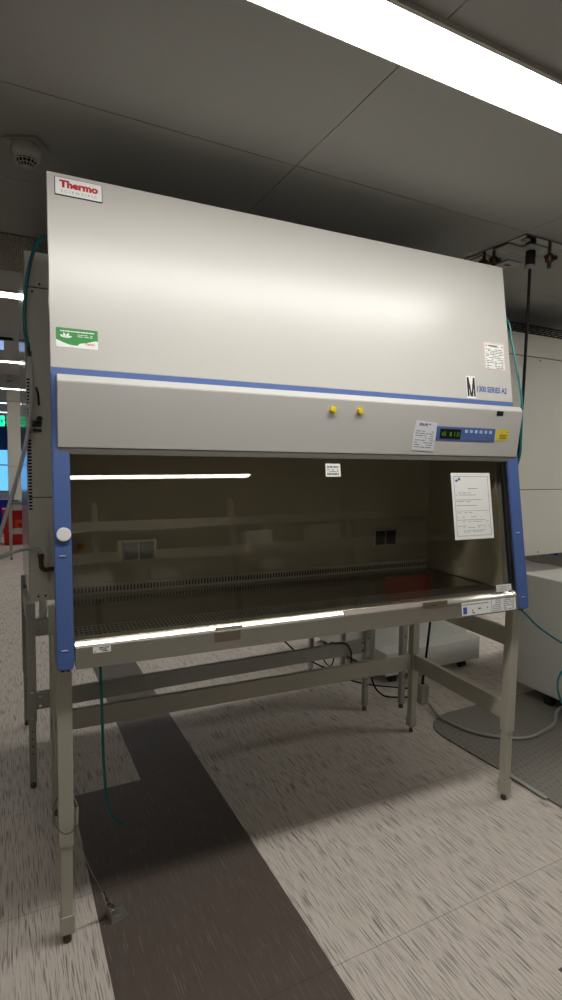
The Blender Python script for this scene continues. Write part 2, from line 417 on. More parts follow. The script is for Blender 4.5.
# ------------------------------------------------------------------ smoke detectors
def detector(x, y, label, s=1.):
    t = thing('smoke_detector', label, 'smoke detector', (x, y, ZC-.09*s), ROOM)
    bm = new(); rc = Matrix.Rotation(R(-28), 2); poly(bm, [(x+v.x*s, y+v.y*s) for v in (rc @ Vector(q) for q in ((-.062, -.046), (.062, -.046), (.062, .046), (-.062, .046)))], ZC-.014*s, ZC, .004*s); obj('mounting_plate', bm, M['greyshade'], t)
    bm = new(); lathe(bm, (x, y, ZC), [(.050*s, -.014*s), (.052*s, -.03*s), (.046*s, -.05*s), (.036*s, -.058*s)]); obj('housing', bm, M['greyshade'], t, smooth=True)
    bm = new(); lathe(bm, (x, y, ZC), [(.035*s, -.056*s), (.029*s, -.070*s), (.018*s, -.078*s)]); obj('sensing_chamber', bm, M['darkhole'], t, smooth=True)
    bm = new()
    for k in range(16):
        a = 2*math.pi*k/16
        tube(bm, [(x+math.cos(a)*r*s, y+math.sin(a)*r*s, ZC+h*s) for r, h in ((.042, -.055), (.036, -.066), (.024, -.077), (.012, -.081))], .0016*s, 5, 3)
    for r, h in ((.037, -.064), (.029, -.073)):
        tube(bm, [(x+math.cos(2*math.pi*j/20)*r*s, y+math.sin(2*math.pi*j/20)*r*s, ZC+h*s) for j in range(21)], .0016*s, 5, 2)
    lathe(bm, (x, y, ZC), [(.014*s, -.078*s), (.014*s, -.086*s), (.008*s, -.088*s)], 16)
    obj('cage', bm, M['greyshade'], t)
detector(-.035, .475, 'round ceiling smoke detector above the top left corner of the front cabinet')
detector(-.005, 6.9, 'small dark smoke detector on the far ceiling beyond the rear cabinet', 1.2)

# ------------------------------------------------------------------ FRONT BIOSAFETY CABINET
W = 1.9
TT = math.atan2(.237, 1.5032)
def fy(z): return -.0239+(z-.9031)*.237/1.5032       # y on the front plane at height z
UY = (0, math.sin(TT), math.cos(TT))
def FF(x, z): return frame((x, fy(z), z), (1, 0, 0), UY)     # frame on the front plane; its normal points out to the viewer
CT = math.cos(TT)
cab = thing('biosafety_cabinet', 'large white and blue laboratory safety cabinet with sloping tinted glass front on a metal stand', 'safety cabinet', (W/2, .4, .90))
YB = .79; ZT = 2.4063
for side, (x0, x1) in (('l', (.034, .046)), ('r', (W-.046, W-.034))):
    bm = new(); prism(bm, [(fy(.905)+.018, .905), (YB, .905), (YB, ZT), (fy(ZT)+.004, ZT)], x0, x1, .002); obj('side_panel', bm, M['cream'], cab)
bm = new(); box(bm, .046, W-.046, YB-.02, YB, .905, ZT-.0005); obj('back_panel', bm, M['beige'], cab)
bm = new(); box(bm, .046, W-.046, fy(ZT)+.02, YB-.02, ZT-.02, ZT-.001); obj('top_panel', bm, M['cream'], cab)
bm = new(); box(bm, .046, W-.046, .03, YB-.02, .908, .93); obj('drain_pan', bm, M['steelrough'], cab)
h0 = 1.7935
bm = new(); fbox(bm, FF(0, h0), 0, W, 0, (ZT-h0)/CT, -.03, 0, .0025); fp_ = obj('front_panel', bm, M['cream'], cab, label='large glossy cream upper front panel')
bm = new(); fbox(bm, FF(0, 1.7715), -.0005, W-.001, 0, (h0-1.7715)/CT, -.02, .0015); obj('accent_stripe', bm, M['blue'], cab)
# control header
bm = new()
prism(bm, [(.0695, 1.552), (.0468, 1.747), (.060, 1.768), (.112, 1.7695), (.112, 1.552)], .0150, 1.887)
bmesh.ops.bevel(bm, geom=bm.edges[:], offset=.0018, segments=2, affect='EDGES', clamp_overlap=True)
hd = obj('control_housing', bm, M['greyshade'], cab, label='light grey box-shaped control housing across the front')
bm = new(); prism(bm, [(.073, 1.5315), (.0715, 1.5515), (.112, 1.5515), (.112, 1.5315)], .0158, 1.8862, .001); obj('lower_strip', bm, M['stripdark'], cab, label='dark grey strip under the control housing')  # separate dark grey strip along the housing's lower edge
HT = math.atan2(-.0232, .198)
def HF(x, z):
    y = .0468+(1.747-z)*.0232/.198
    return frame((x, y, z), (1, 0, 0), (0, math.sin(HT), math.cos(HT)))
# pillars
for x0, x1 in ((.0, .0485), (1.8385, W)):
    bm = new(); F = FF(x0, .9)
    pts = [(0.0, .02), (0.0, (1.7715-.9)/CT), (x1-x0, (1.7715-.9)/CT), (x1-x0, .02), (x1-x0-.003, .004), (x1-x0-.008, 0), (.008, 0), (.003, .004)]
    b = new(); poly(b, pts, -.045, .004, .0025); b.transform(F); me = bpy.data.meshes.new('t'); b.to_mesh(me); b.free(); bm.from_mesh(me)
    pil = obj('side_pillar', bm, M['blue'], cab, label='blue plastic pillar beside the glass')
    for zz in ((1.228, .955) if x0 < .5 else (1.222, .948)):
        bm = new(); fbox(bm, FF(x0, zz), (x1-x0)*.28, (x1-x0)*.28+.018, 0, .004, .004, .0075, .001); obj('screw_cover', bm, M['clip'], pil, label='pale sliver-like screw cover')
    
    bm = new(); F = FF(x0, .9)
    for u in (.012, .026): fbox(bm, F, u, u+.01, -.006, .002, -.03, -.006)
    obj('rubber_stop', bm, M['black'], pil)
bm = new(); cyl(bm, FF(.0265, 1.293) @ Vector((0, 0, .003)), FF(0, 1.2).to_3x3() @ Vector((0, 0, 1)), .0205, .012, 36, bev=.003)
obj('port_cap', bm, M['white'], cab, smooth=True, label='round white plastic cap on the left pillar')
# sash
bm = new(); fbox(bm, FF(.048, .982), 0, 1.782, 0, (1.54-.982)/CT, -.012, -.007); sash = obj('sash_glass', bm, M['sash'], cab, label='tinted sloping glass sash')
bm = new(); fbox(bm, FF(1.8295, .96), 0, .004, 0, .57, -.016, -.002); obj('sash_edge_strip', bm, M['steel'], cab)
bm = new(); fbox(bm, FF(1.8335, .93), 0, .005, 0, .60, -.04, -.03); obj('sash_track', bm, M['black'], cab)
# front sill / airfoil
bm = new()
yb = fy(.9)
prism(bm, [(yb-.002, .898), (yb+.0035, .935), (yb+.0065, .955), (yb+.0065, .9585), (yb+.0115, .9648), (yb+.0180, .9713), (yb+.0245, .9768), (yb+.030, .9785), (.06, .972), (.06, .906), (yb+.01, .898)], .052, 1.838)
obj('front_sill', bm, M['sillsteel'], cab, label='polished stainless steel front sill')
bm = new(); F_ = frame((.485, yb+.0118, .965), (1, 0, 0), (0, 1, 1)); fbox(bm, F_, 0, .095, -.004, .006, 0, .0008); fbox(bm, FF(.48, .925), 0, .09, 0, .034, .0015, .0022); obj('tape_patch', bm, M['tape'], cab, label='strip of brown tape on the steel sill')
bm = new(); F_ = frame((.975, yb+.0118, .965), (1, 0, 0), (0, 1, 1)); fbox(bm, F_, 0, .40, -.0075, .0145, .0004, .0009); obj('dull_strip', bm, M['dullstrip'], cab, label='long dull strip breaking the bright sill edge')  # dull strip added to break the bright band along the sill edge
bm = new(); fbox(bm, FF(1.33, .962), 0, .12, 0, .012, .004, .009); obj('sash_grip', bm, M['tape'], cab)
# front air grille: perforated slots (bars with gaps)
YG0, YG1, ZG = .03, .155, .972
bm = new()
for k in range(127):
    x = .056+k*.014; box(bm, x, x+.003, YG0, YG1, ZG-.003, ZG)
for k in range(6):
    y = YG0+k*(YG1-YG0)/5; box(bm, .052, 1.838, y-.0014, y+.0014, ZG-.003, ZG+.0004)
obj('air_grille', bm, M['steelrough'], cab, label='slotted intake grille behind the front sill')
bm = new(); box(bm, .052, 1.838, YG0-.0, YG1, ZG-.03, ZG-.02); obj('grille_channel', bm, M['darkhole'], cab)
bm = new(); box(bm, .052, 1.838, YG1+.002, .571, .93, .970); obj('work_surface', bm, M['steel'], cab)
# interior liner
bm = new(); box(bm, .05, 1.835, .572, .582, .935, 1.62); rw = obj('rear_wall', bm, M['interior'], cab, label='stainless rear wall inside the cabinet')
bm = new(); prism(bm, [(.055, .975), (.575, .975), (.575, 1.62), (.15, 1.62)], .046, .052); obj('inner_side_wall', bm, M['interior'], cab)
bm = new(); prism(bm, [(.055, .975), (.575, .975), (.575, 1.62), (.15, 1.62)], 1.828, 1.834); obj('inner_side_wall', bm, M['interior'], cab)
bm = new(); prism(bm, [(.12, 1.56), (.57, 1.60), (.57, 1.625), (.12, 1.60)], .05, 1.83); obj('ceiling_diffuser', bm, M['interior'], cab)
bm = new()
for k in range(130):
    x = .062+k*.0136; box(bm, x, x+.0072, .5675, .5685, .983, 1.004)
box(bm, .056, 1.826, .5686, .5715, .976, 1.011, mi=1)
box(bm, .056, 1.826, .560, .5715, 1.011, 1.016, mi=1)
obj('rear_slot_grille', bm, [M['darkhole'], M['mattesteel']], cab, label='row of dark slots along the foot of the inner rear wall')
for x0, z0 in ((.275, 1.10), (1.49, 1.10)):
    bm = new(); box(bm, x0, x0+.135, .563, .572, z0, z0+.085, .003); po = obj('power_outlet', bm, M['galv'] if x0 < 1 else M['greyshade'], cab, label='double outlet with dark lift covers' if x0 < 1 else 'double outlet with small flap')
    bm = new()
    for u in (.008, .0705): box(bm, x0+u, x0+u+.0565, .557, .563, z0+.008, z0+.077, .002)
    obj('outlet_cover', bm, M['black'], po)
for x0, z0 in ((.118, 1.105),):
    bm = new(); cyl(bm, (x0, .572, z0+.06), (0, -1, 0), .012, .04, 16); vb = obj('gas_tap', bm, M['steelrough'], cab)
    bm = new(); cyl(bm, (x0, .535, z0+.06), (0, 0, 1), .016, .02, 12); obj('tap_handle', bm, M['amber'], vb, label='yellow tap handle')
# badge, labels, writing on the front panel
def part_plate(name, F, w_, h_, m_, label, th=.0015, rad=.002):
    bm = new(); fpoly(bm, F, rrect(0, w_, 0, h_, rad), 0, th); return obj(name, bm, m_, cab, label=label)
F = FF(.0245, 2.337); bw, bh = .1385, .0545
bp = part_plate('brand_badge', F, bw, bh, M['white'], 'raised white badge with red and grey lettering', .004, .003)
bm = new(); fpoly(bm, F, rrect(-.002, bw+.002, -.002, bh+.002, .003), 0, .0025); obj('badge_border', bm, M['printdark'], bp)
bm = new(); text(bm, F, 'Thermo', .012, .0225, .115, .025, .0044, bold=.055); obj('lettering', bm, M['red'], bp)
bm = new(); text(bm, F, 'SCIENTIFIC', .016, .0075, .108, .0075, .0044, sp=1.6); obj('small_lettering', bm, M['printgrey'], bp)
F = FF(.0175, 1.8575); gw, gh = .122, .0615
bp = part_plate('green_label', F, gw, gh, M['green'], 'green and white rectangular sticker with a leaf mark', .0008, .004)
bm = new()
top = [(0.0, .024)]+[(gw*t, .024-.016*math.sin(t*math.pi*1.1)*(1 if t < .55 else .6)+.006*max(0, t-.5)) for t in [i/16 for i in range(1, 16)]]+[(gw, .027)]
fpoly(bm, F, [(0, .003), (.003, 0), (gw-.003, 0), (gw, .003)]+top[::-1], .0008, .0011); obj('white_wave', bm, M['white'], bp)
bm = new(); dashes(bm, F, [.0495], .012, .112, .0011, .0035, 14, .95, .008); dashes(bm, F, [.0415, .036], .062, .108, .0011, .0018, 3)
for ang in (20, 60, 110, 150):
    cx, cy = .028, .030; a_ = R(ang); b_ = a_+.35
    fpoly(bm, F, [(cx, cy), (cx+.013*math.cos(a_-.25), cy+.013*math.sin(a_-.25)), (cx+.02*math.cos(a_), cy+.018*math.sin(a_)), (cx+.012*math.cos(b_), cy+.012*math.sin(b_))], .0011, .0013)
obj('white_print', bm, M['white'], bp)
bm = new(); text(bm, F, 'Thermo', .083, .0115, .03, .008, .0013, bold=.02); obj('red_print', bm, M['red'], bp)
F = FF(1.751, 1.932); ww, wh = .12, .122
bp = part_plate('warning_label', F, ww, wh, M['paper'], 'white rectangular notice with thin red border and lines of print', .0006)
bm = new()
for q in ((.002, ww-.002, .002, .004), (.002, ww-.002, wh-.004, wh-.002), (.002, .004, .002, wh-.002), (ww-.004, ww-.002, .002, wh-.002)): fbox(bm, F, *q, .0006, .0009)
for cx in (.013, ww-.013): fpoly(bm, F, [(cx-.005, wh-.02), (cx+.005, wh-.02), (cx, wh-.009)], .0006, .0009)
obj('red_border', bm, M['paleprint'], bp)
bm = new(); text(bm, F, 'WARNING', .024, wh-.0205, .056, .0095, .001, bold=.03); dashes(bm, F, [.008+.0074*i for i in range(12)], .01, ww-.01, .0006, .0024, 5, .85, .014); obj('print', bm, M['printdark'], bp)
F = FF(1.637, 1.799)
bp = part_plate('model_mark', F, .05, .096, M['white'], 'narrow white sticker with a large black striped M', .0006)
bm = new(); 
for u0_, u1_ in ((.003, .012), (.0385, .047)): fbox(bm, F, u0_, u1_, .007, .09, .0006, .0011)
for s_ in (-1, 1):
    c_ = .025
    fpoly(bm, F, [(c_+s_*.022, .09), (c_+s_*.0125, .09), (c_+s_*.0, .02), (c_+s_*.0, .007), (c_+s_*.005, .007)][::s_], .0006, .0012)
for u in (.0155, .0195, .0305, .0345): fbox(bm, F, u, u+.0016, .007, .06, .0006, .0009)
obj('letter', bm, M['printdark'], bp)
bm = new(); text(bm, FF(1.694, 1.829), '1300 SERIES A2', 0, 0, .172, .026, .0008, bold=.028, shear=.12); obj('model_lettering', bm, M['printblue'], cab, label='blue lettering beside the M sticker')
# header items
for x, z in ((.942, 1.7095), (1.058, 1.7105)):
    F = HF(x, z); bm = new(); cyl(bm, F @ Vector((0, 0, 0)), F.to_3x3() @ Vector((0, 0, 1)), .0115, .014, 24, bev=.003)
    obj('yellow_screw_cap', bm, M['yellowcap'], cab, smooth=True, label='round yellow screw cap on the grey housing')
F = HF(1.428, 1.614); cw, ch = .312, .0555
bp = part_plate('control_panel', F, cw, ch, M['blue'], 'blue control strip with display and keys', .002, .002)
bm = new(); fbox(bm, F, .018, .125, .008, .046, .002, .0032); obj('display', bm, M['lcd'], bp)
bm = new(); text(bm, F, '45  8 1.0', .024, .017, .094, .018, .0035, bold=.02); obj('digits', bm, M['lcdtext'], bp)
for k in range(6):
    bm = new(); fbox(bm, F, .146+k*.0265, .146+k*.0265+.0145, .033, .046, .002, .0034, .0006); obj('key', bm, M['clip'], bp)
bm = new()
for k in range(3): fbox(bm, F, .226+k*.0265, .226+k*.0265+.0075, .019, .025, .002, .0028)
for k in range(5): fbox(bm, F, .146+k*.013, .146+k*.013+.007, .012, .0145, .002, .0025)
fbox(bm, F, .252, .262, .008, .012, .002, .0025)
obj('symbols', bm, M['printgrey'], bp, kind='stuff')
F = HF(1.75, 1.62); bp = part_plate('yellow_label', F, .072, .049, M['yellow'], 'small yellow service sticker with dark print', .0006)
bm = new(); dashes(bm, F, [.008, .015, .022], .02, .064, .0006, .0045, 9, .95, .012); dashes(bm, F, [.036], .008, .066, .0006, .0035, 2, .7, .014); obj('print', bm, M['tape'], bp)
F = HF(1.737, 1.724); bm = new(); fbox(bm, F, 0, .037, 0, .02, -.001, .0012); obj('latch_slot', bm, M['black'], cab, label='small black latch near the top right of the housing')
F = HF(1.315, 1.572) @ Matrix.Rotation(R(-2.), 4, 'Z')
bm = new(); fpoly(bm, F, [(0, 0), (.106, -.002), (.11, .06), (.108, .114), (.002, .117), (-.003, .06)], .0004, .0022); bp = obj('foil_label', bm, M['foil'], cab, label='crinkled silvery white label left of the control strip')
bm = new(); dashes(bm, F, [.012+.009*i for i in range(8)], .008, .1, .0022, .0032, 15, .75, .02); dashes(bm, F, [.097, .102], .02, .085, .0022, .006, 4, .8, .02); obj('print', bm, M['printgrey'], bp)
# labels on sill and glass
def FS(x, z): return frame((x, yb-.0022+(z-.898)*.0055/.037, z), (1, 0, 0), (0, .0055, .037))
F = FS(1.526, .903); SW = .159
bp = part_plate('safety_label', F, SW, .053, M['paper'], 'wide white label with blue square on the steel sill', .0008)
SP_ = .0008
bm = new(); fbox(bm, F, .006, .026, .006, .034, .0008, .0012); obj('blue_square', bm, M['printblue'], bp)
bm = new(); dashes(bm, F, [.042], .004, .15, .0008, .003, 3, .95, .014); dashes(bm, F, [.02], .07, .14, .0008, .006, 6, .7, .012); fbox(bm, F, .055, .058, .006, .024, .0008, .0012); fbox(bm, F, .058, .066, .006, .01, .0008, .0012); obj('print', bm, M['printdark'], bp)
F = FS(1.688, .903)
bp = part_plate('instruction_label', F, .136, .053, M['paper'], 'white label packed with print on the steel sill beside the right pillar', .0008)
bm = new(); dashes(bm, F, [.005+.0075*i for i in range(7)], .004, .055, .0008, .003, 21, .8, .01); dashes(bm, F, [.005+.0075*i for i in range(7)], .066, .13, .0008, .0032, 22, .9, .012); obj('print', bm, M['printgrey'], bp)
F = FF(1.722, .983); bp = part_plate('small_label', F, .085, .028, M['paper'], 'small white label low on the glass by the right pillar', .0008); bm = new(); dashes(bm, F, [.005, .012, .019], .006, .08, .0008, .0034, 31, .85, .01); obj('print', bm, M['printgrey'], bp)
F = FS(.101, .939); bp = part_plate('sill_label', F, .052, .018, M['paper'], 'small silver label at the left end of the steel sill', .0008); bm = new(); dashes(bm, F, [.003, .008, .013], .004, .048, .0008, .003, 32, .7, .01); obj('print', bm, M['printdark'], bp)
F = FF(.934, 1.466)
bm = new(); fbox(bm, F, 0, .063, 0, .049, -.0068, -.0062); bp = obj('glass_sticker', bm, M['paper'], cab, label='small white sticker at the top of the glass')
bm = new(); dashes(bm, F, [.033], .006, .056, -.0062, .007, 12, 1, .012); dashes(bm, F, [.006], .006, .056, -.0062, .008, 13, 1, .01); dashes(bm, F, [.018, .024], .006, .055, -.0062, .003, 8, .8, .012); obj('print', bm, M['printgrey'], bp)
# certificate taped to the glass: a thing of its own
t = thing('certificate_paper', 'white printed certificate sheet in a thin frame line taped to the right of the glass', 'paper', (1.63, fy(1.207)-.01, 1.207))
F = FF(1.523, 1.2075) @ Matrix.Translation((0, 0, -.0045)); pw, ph = .212, .278
bm = new(); fbox(bm, F, 0, pw, 0, ph, -.0016, -.0004); pg = obj('sheet', bm, M['paper'], t)
bm = new()
for q in ((.013, pw-.013, .014, .0155), (.013, pw-.013, ph-.0155, ph-.014), (.013, .0145, .014, ph-.014), (pw-.0145, pw-.013, .014, ph-.014)): fbox(bm, F, *q, -.0004, 0)
dashes(bm, F, [ph-.068], .085, .14, -.0004, .003, 1, 1, .012)
for i, v in enumerate((.205, .196, .176, .169, .152)): dashes(bm, F, [v-.012], .02, .10+.03*(i % 3), -.0004, .0022, 40+i, .85)
fbox(bm, F, .02, pw-.02, .118, .1192, -.0004, -.0001)
for i, v in enumerate((.11, .092, .08, .072, .055, .048)): dashes(bm, F, [v], .02, pw-.02, -.0004, .002, 50+i, .55)
dashes(bm, F, [.036, .030], .05, .17, -.0004, .0018, 60, .8)
obj('print', bm, M['printgrey'], t)
bm = new(); fpoly(bm, F, [(.018, ph-.035), (.03, ph-.038), (.036, ph-.03), (.026, ph-.027)], -.0004, 0); fpoly(bm, F, [(.036, ph-.032), (.048, ph-.03), (.046, ph-.02), (.038, ph-.02)], -.0004, 0); obj('emblem', bm, M['printblue'], t)

# ------------------------------------------------------------------ FRONT STAND
st = thing('cabinet_stand', 'beige square-tube stand with four telescopic legs carrying the front cabinet', 'stand', (W/2, .36, 0))
LX = ((.0, .044), (1.856, 1.9)); LY = ((.018, .062), (.69, .734))
for (xa, xb) in LX:
    for (ya, yb_) in LY:
        bm = new(); box(bm, xa, xb, ya, yb_, .325, .905 if ya > .3 else .898, .003); lg = obj('leg', bm, M['stand'], st)
        bm = new(); box(bm, xa+.004, xb-.004, ya+.004, yb_-.004, .035, .327, .003); box(bm, xa+.001, xb-.001, ya+.001, yb_-.001, .035, .095, .002); obj('inner_tube', bm, M['stand'], lg)
        bm = new(); cx, cy = (xa+xb)/2, (ya+yb_)/2; cyl(bm, (cx, cy, 0), (0, 0, 1), .0125, .014, 8); cyl(bm, (cx, cy, .014), (0, 0, 1), .008, .025, 12); obj('levelling_foot', bm, M['rubber'], lg)
for (xa, xb) in ((.008, .036), (1.864, 1.892)):
    for z0, z1 in ((.712, .792), (.370, .455)):
        bm = new(); box(bm, xa, xb, .062, .69, z0, z1, .003); obj('side_rail', bm, M['stand'], st)
bm = new(); box(bm, .044, 1.856, .70, .726, .365, .450, .003); obj('rear_rail', bm, M['stand'], st)
bm = new(); box(bm, .044, 1.856, .70, .726, .82, .90, .003); obj('rear_rail', bm, M['stand'], st)

# ------------------------------------------------------------------ REAR CABINETS seen from behind (room coordinates)
def rear_cabinet(x0, y0, label, wd=1.88, slots=True, detail=True):
    t = thing('biosafety_cabinet', label, 'safety cabinet', (x0+wd/2, y0+.4, .862), ROOM, 'beige safety cabinets seen from behind')
    zs = [(.862, 1.333), (1.337, 2.252), (2.257, 2.405)]
    bm = new(); box(bm, x0+.006, x0+wd-.006, y0+.006, y0+.77, .87, 2.39); obj('inner_shell', bm, M['beigedark'], t)
    for i, (za, zb) in enumerate(zs):
        bm = new(); box(bm, x0, x0+wd, y0, y0+.02, za, zb, .003); obj('rear_panel', bm, M['beige'], t)
    for xa in (x0-.002, x0+wd-.010):
        bm = new(); box(bm, xa, xa+.012, y0+.02, y0+.78, .862, 2.405, .003); sp = obj('side_panel', bm, M['sidegloss'], t)
        if slots and xa < x0+.1:
            for za, n_ in ((1.28, 22), (1.62, 8), (1.75, 8)):
                bm = new()
                for k in range(n_): box(bm, x0+.002, x0+.017, y0-.0008, y0+.002, za+k*.0145, za+k*.0145+.008)
                obj('vent_slots', bm, M['darkhole'], t)
    bm = new(); box(bm, x0, x0+wd, y0+.02, y0+.78, 2.395, 2.405); obj('top_panel', bm, M['beige'], t)
    bm = new(); box(bm, x0, x0+wd, y0+.02, y0+.78, .862, .874); obj('bottom_panel', bm, M['beige'], t)
    for z, xx in ((.885, .035), (.885, .065), (2.235, .03), (2.27, .06), (.885, 1.30), (.885, 1.58), (2.235, 1.22), (2.235, 1.50)):
        bm = new(); cyl(bm, (x0+xx, y0, z), (0, -1, 0), .005, .003, 10); obj('screw', bm, M['beigedark'], t)
    return t
M['sidegloss'] = mat('glossy_side_enamel', srgb(168, 164, 152), .16, .25, var=.03)
A0, AY = -.028, .985
ra = rear_cabinet(A0, AY, 'beige cabinet standing back to back behind the left edge of the front cabinet', 1.87)
rb = rear_cabinet(2.01, AY-.02, 'beige cabinet seen from behind to the right of the front cabinet', 1.9, slots=False)
rc = rear_cabinet(-.035, 7.0, 'distant beige cabinet on legs in the far aisle beside the red bins', 1.87, slots=False)
# accessories on the left rear cabinet
bm = new(); box(bm, A0+.11, A0+.15, AY-.02, AY, .95, 2.2, .004); obj('wiring_channel', bm, M['beige'], ra)
for z, x in ((1.665, .012), (1.65, .010), (1.628, .012)):
    bm = new(); box(bm, A0+.012+x, A0+.012+x+.035, AY-.012, AY, z, z+.012, .002); obj('socket', bm, M['black'], ra)
bm = new(); cyl(bm, (.022, AY, 1.685), (0, -1, 0), .012, .03, 16); obj('knob', bm, M['black'], ra)
bm = new(); tube(bm, [(.012, AY-.01, 1.82), (.018, AY-.03, 1.79), (.022, AY-.01, 1.745)], .005, 8); obj('hook', bm, M['black'], ra)
bm = new(); tube(bm, [(.018, AY-.035, 1.075), (.018, AY-.035, 1.045), (.022, AY-.035, 1.022), (.035, AY-.035, 1.012), (.07, AY-.03, 1.012)], .011, 12); lathe(bm, (.018, AY-.035, 1.068), [(.014, 0), (.014, .016), (.010, .018)], 12)
obj('brass_elbow', bm, M['brass'], ra, smooth=True)
bm = new(); tube(bm, [(.052, AY-.004, 1.19), (.050, AY-.012, 1.07), (.054, AY-.004, .95)], .006, 8); obj('clear_strip', bm, M['clearhose'], ra)
bm = new(); cyl(bm, (.028, AY+.05, .745), (0, 0, 1), .017, .12, 20); cyl(bm, (.028, AY+.05, .80), (0, 0, 1), .02, .012, 20); obj('drain_pipe', bm, M['white'], ra, smooth=True)
bm = new(); tube(bm, [(-.03, AY+1.0, .99), (-.06, AY+.98, .99), (-.085, AY+.98, .995), (-.1, AY+.98, 1.01)], .018, 12)
bm.free()
# wire guard on top of the right rear cabinet
bm = new()
x0, x1, y0, y1, z0, z1 = 2.05, 3.86, AY+.0, AY+.5, 2.41, 2.47
n = 26
for k in range(n):
    xa = x0+(x1-x0)*k/n; xb = x0+(x1-x0)*(k+1)/n
    tube(bm, [(xa, y0, z0), (xb, y0, z1)], .0022, 5, 1, False); tube(bm, [(xa, y0, z1), (xb, y0, z0)], .0022, 5, 1, False)
    tube(bm, [(xa, y0, z1), (xa, y1, z1+.02)], .0025, 4, 1, False)
for k in range(12):
    ya = y0+(y1-y0)*k/11; tube(bm, [(x0, ya, z1+.02*k/11), (x1, ya, z1+.02*k/11)], .0028, 4, 1, False)
tube(bm, [(x0, y0, z0), (x1, y0, z0)], .004, 6, 1, False); tube(bm, [(x0, y0, z1), (x1, y0, z1)], .004, 6, 1, False)
obj('exhaust_guard', bm, M['cord'], rb, label='black wire mesh guard on the cabinet top')

def rear_stand(x0, y0, label, wd=1.85, full=True):
    t = thing('cabinet_stand', label, 'stand', (x0+wd/2, y0+.33, 0), ROOM, 'bolted grey stands')
    rots = [(x0, y0), (x0+wd, y0), (x0, y0+.66), (x0+wd, y0+.66)]
    for (cx, cy) in rots:
        bm = new(); s = 1 if cx < x0+.5 else -1
        box(bm, cx-.019, cx+.019, cy-.019, cy+.019, .315, .862, .002); lg = obj('leg', bm, M['galv'], t)
        bm = new(); box(bm, cx-.015, cx+.015, cy-.015, cy+.015, .03, .32, .002); obj('inner_tube', bm, M['galv'], lg)
        bm = new(); cyl(bm, (cx, cy, 0), (0, 0, 1), .014, .02, 12); cyl(bm, (cx, cy, .018), (0, 0, 1), .009, .02, 10); obj('levelling_foot', bm, M['rubber'], lg)
        bm = new()
        for z in (.27, .235, .20, .165): cyl(bm, (cx, cy-.0145, z), (0, -1, 0), .0035, .0012, 10)
        obj('adjusting_holes', bm, M['darkhole'], lg)
        bm = new()
        for z in (.335, .455, .62, .80): cyl(bm, (cx, cy-.018, z), (0, -1, 0), .0055, .005, 10)
        for z in ((.728, .772, .386, .43) if full and cy == y0 else ()):
            cyl(bm, (cx+s*.034, cy-.011, z), (0, -1, 0), .0065, .006, 10)
        obj('bolts', bm, M['steel'], lg)
    for cy, z0, z1 in ((y0, .368, .447), (y0, .71, .788), (y0+.66, .71, .788)):
        if full:
            bm = new(); box(bm, x0+.019, x0+wd-.019, cy-.012, cy+.012, z0, z1, .002); obj('long_rail', bm, M['galv'], t)
    for cx in (x0, x0+wd):
        for z0, z1 in ((.71, .788),):
            bm = new(); box(bm, cx-.012, cx+.012, y0+.019, y0+.64, z0, z1, .002); obj('side_rail', bm, M['galv'], t)
    return t
rear_stand(-.028, .965, 'grey bolted stand behind the left leg of the front stand', 1.85)
rear_stand(2.05, .90, 'grey bolted stand carrying the right rear cabinet', 1.75, False)
rear_stand(-.018, 7.04, 'thin legged stand under the distant beige cabinet', 1.83)

# ------------------------------------------------------------------ white machines at the right
t = thing('laboratory_freezer', 'large plain white floor-standing box on casters right of the blue pillar', 'appliance', (3.25, .1, 0), ROOM)
bm = new(); box(bm, 2.87, 3.65, -.75, .735, .085, .813, .008); obj('body', bm, M['whitebox'], t)
bm = new(); box(bm, 2.93, 3.59, -.69, .68, .062, .086); obj('plinth', bm, M['galv'], t)
for cx in (2.92, 3.58):
    for cy in (-.62, .52):
        bm = new(); cyl(bm, (cx-.015, cy, .0325), (1, 0, 0), .0325, .03, 20); box(bm, cx-.02, cx+.02, cy-.02, cy+.02, .05, .063); obj('caster', bm, M['black'], t)
t = thing('centrifuge_cabinet', 'low stepped white machine on black casters behind the front stand', 'appliance', (2.55, 1.6, 0), ROOM)
bm = new(); box(bm, 2.16, 3.03, 1.2, 1.33, .062, .222, .004); obj('front_ledge', bm, M['whitebox'], t)
bm = new(); box(bm, 2.16, 3.03, 1.33, 2.2, .062, .80, .006); obj('body', bm, M['whitebox'], t)
for cx, cy in ((2.90, 1.25), (2.25, 1.25), (2.90, 2.1), (2.25, 2.1)):
    bm = new(); cyl(bm, (cx-.02, cy, .028), (1, 0, 0), .028, .04, 20); box(bm, cx-.02, cx+.02, cy-.025, cy+.025, .04, .064); obj('caster', bm, M['black'], t)

# floor mat
bm = new()
pts = [(2.07, -1.2), (4.2, -1.2), (4.2, .712), (2.27, .712), (2.20, .705), (2.14, .685), (2.09, .655), (2.05, .61), (2.03, .56), (2.022, .50), (2.03, .35), (2.055, .0)]
poly(bm, pts, .001, .009, .002); o = obj('floor_mat', bm, M['mat'], space=ROOM); tag(o, 'grey textured anti-fatigue floor mat beside the right leg of the front stand', 'floor mat')
bm = new(); box(bm, 2.035, 2.06, -.13, .08, .0095, .0125, .001); o = obj('mat_edge_strip', bm, M['galv'], space=ROOM); tag(o, 'thin dull metal strip on the mat edge by the right front leg', 'edging')

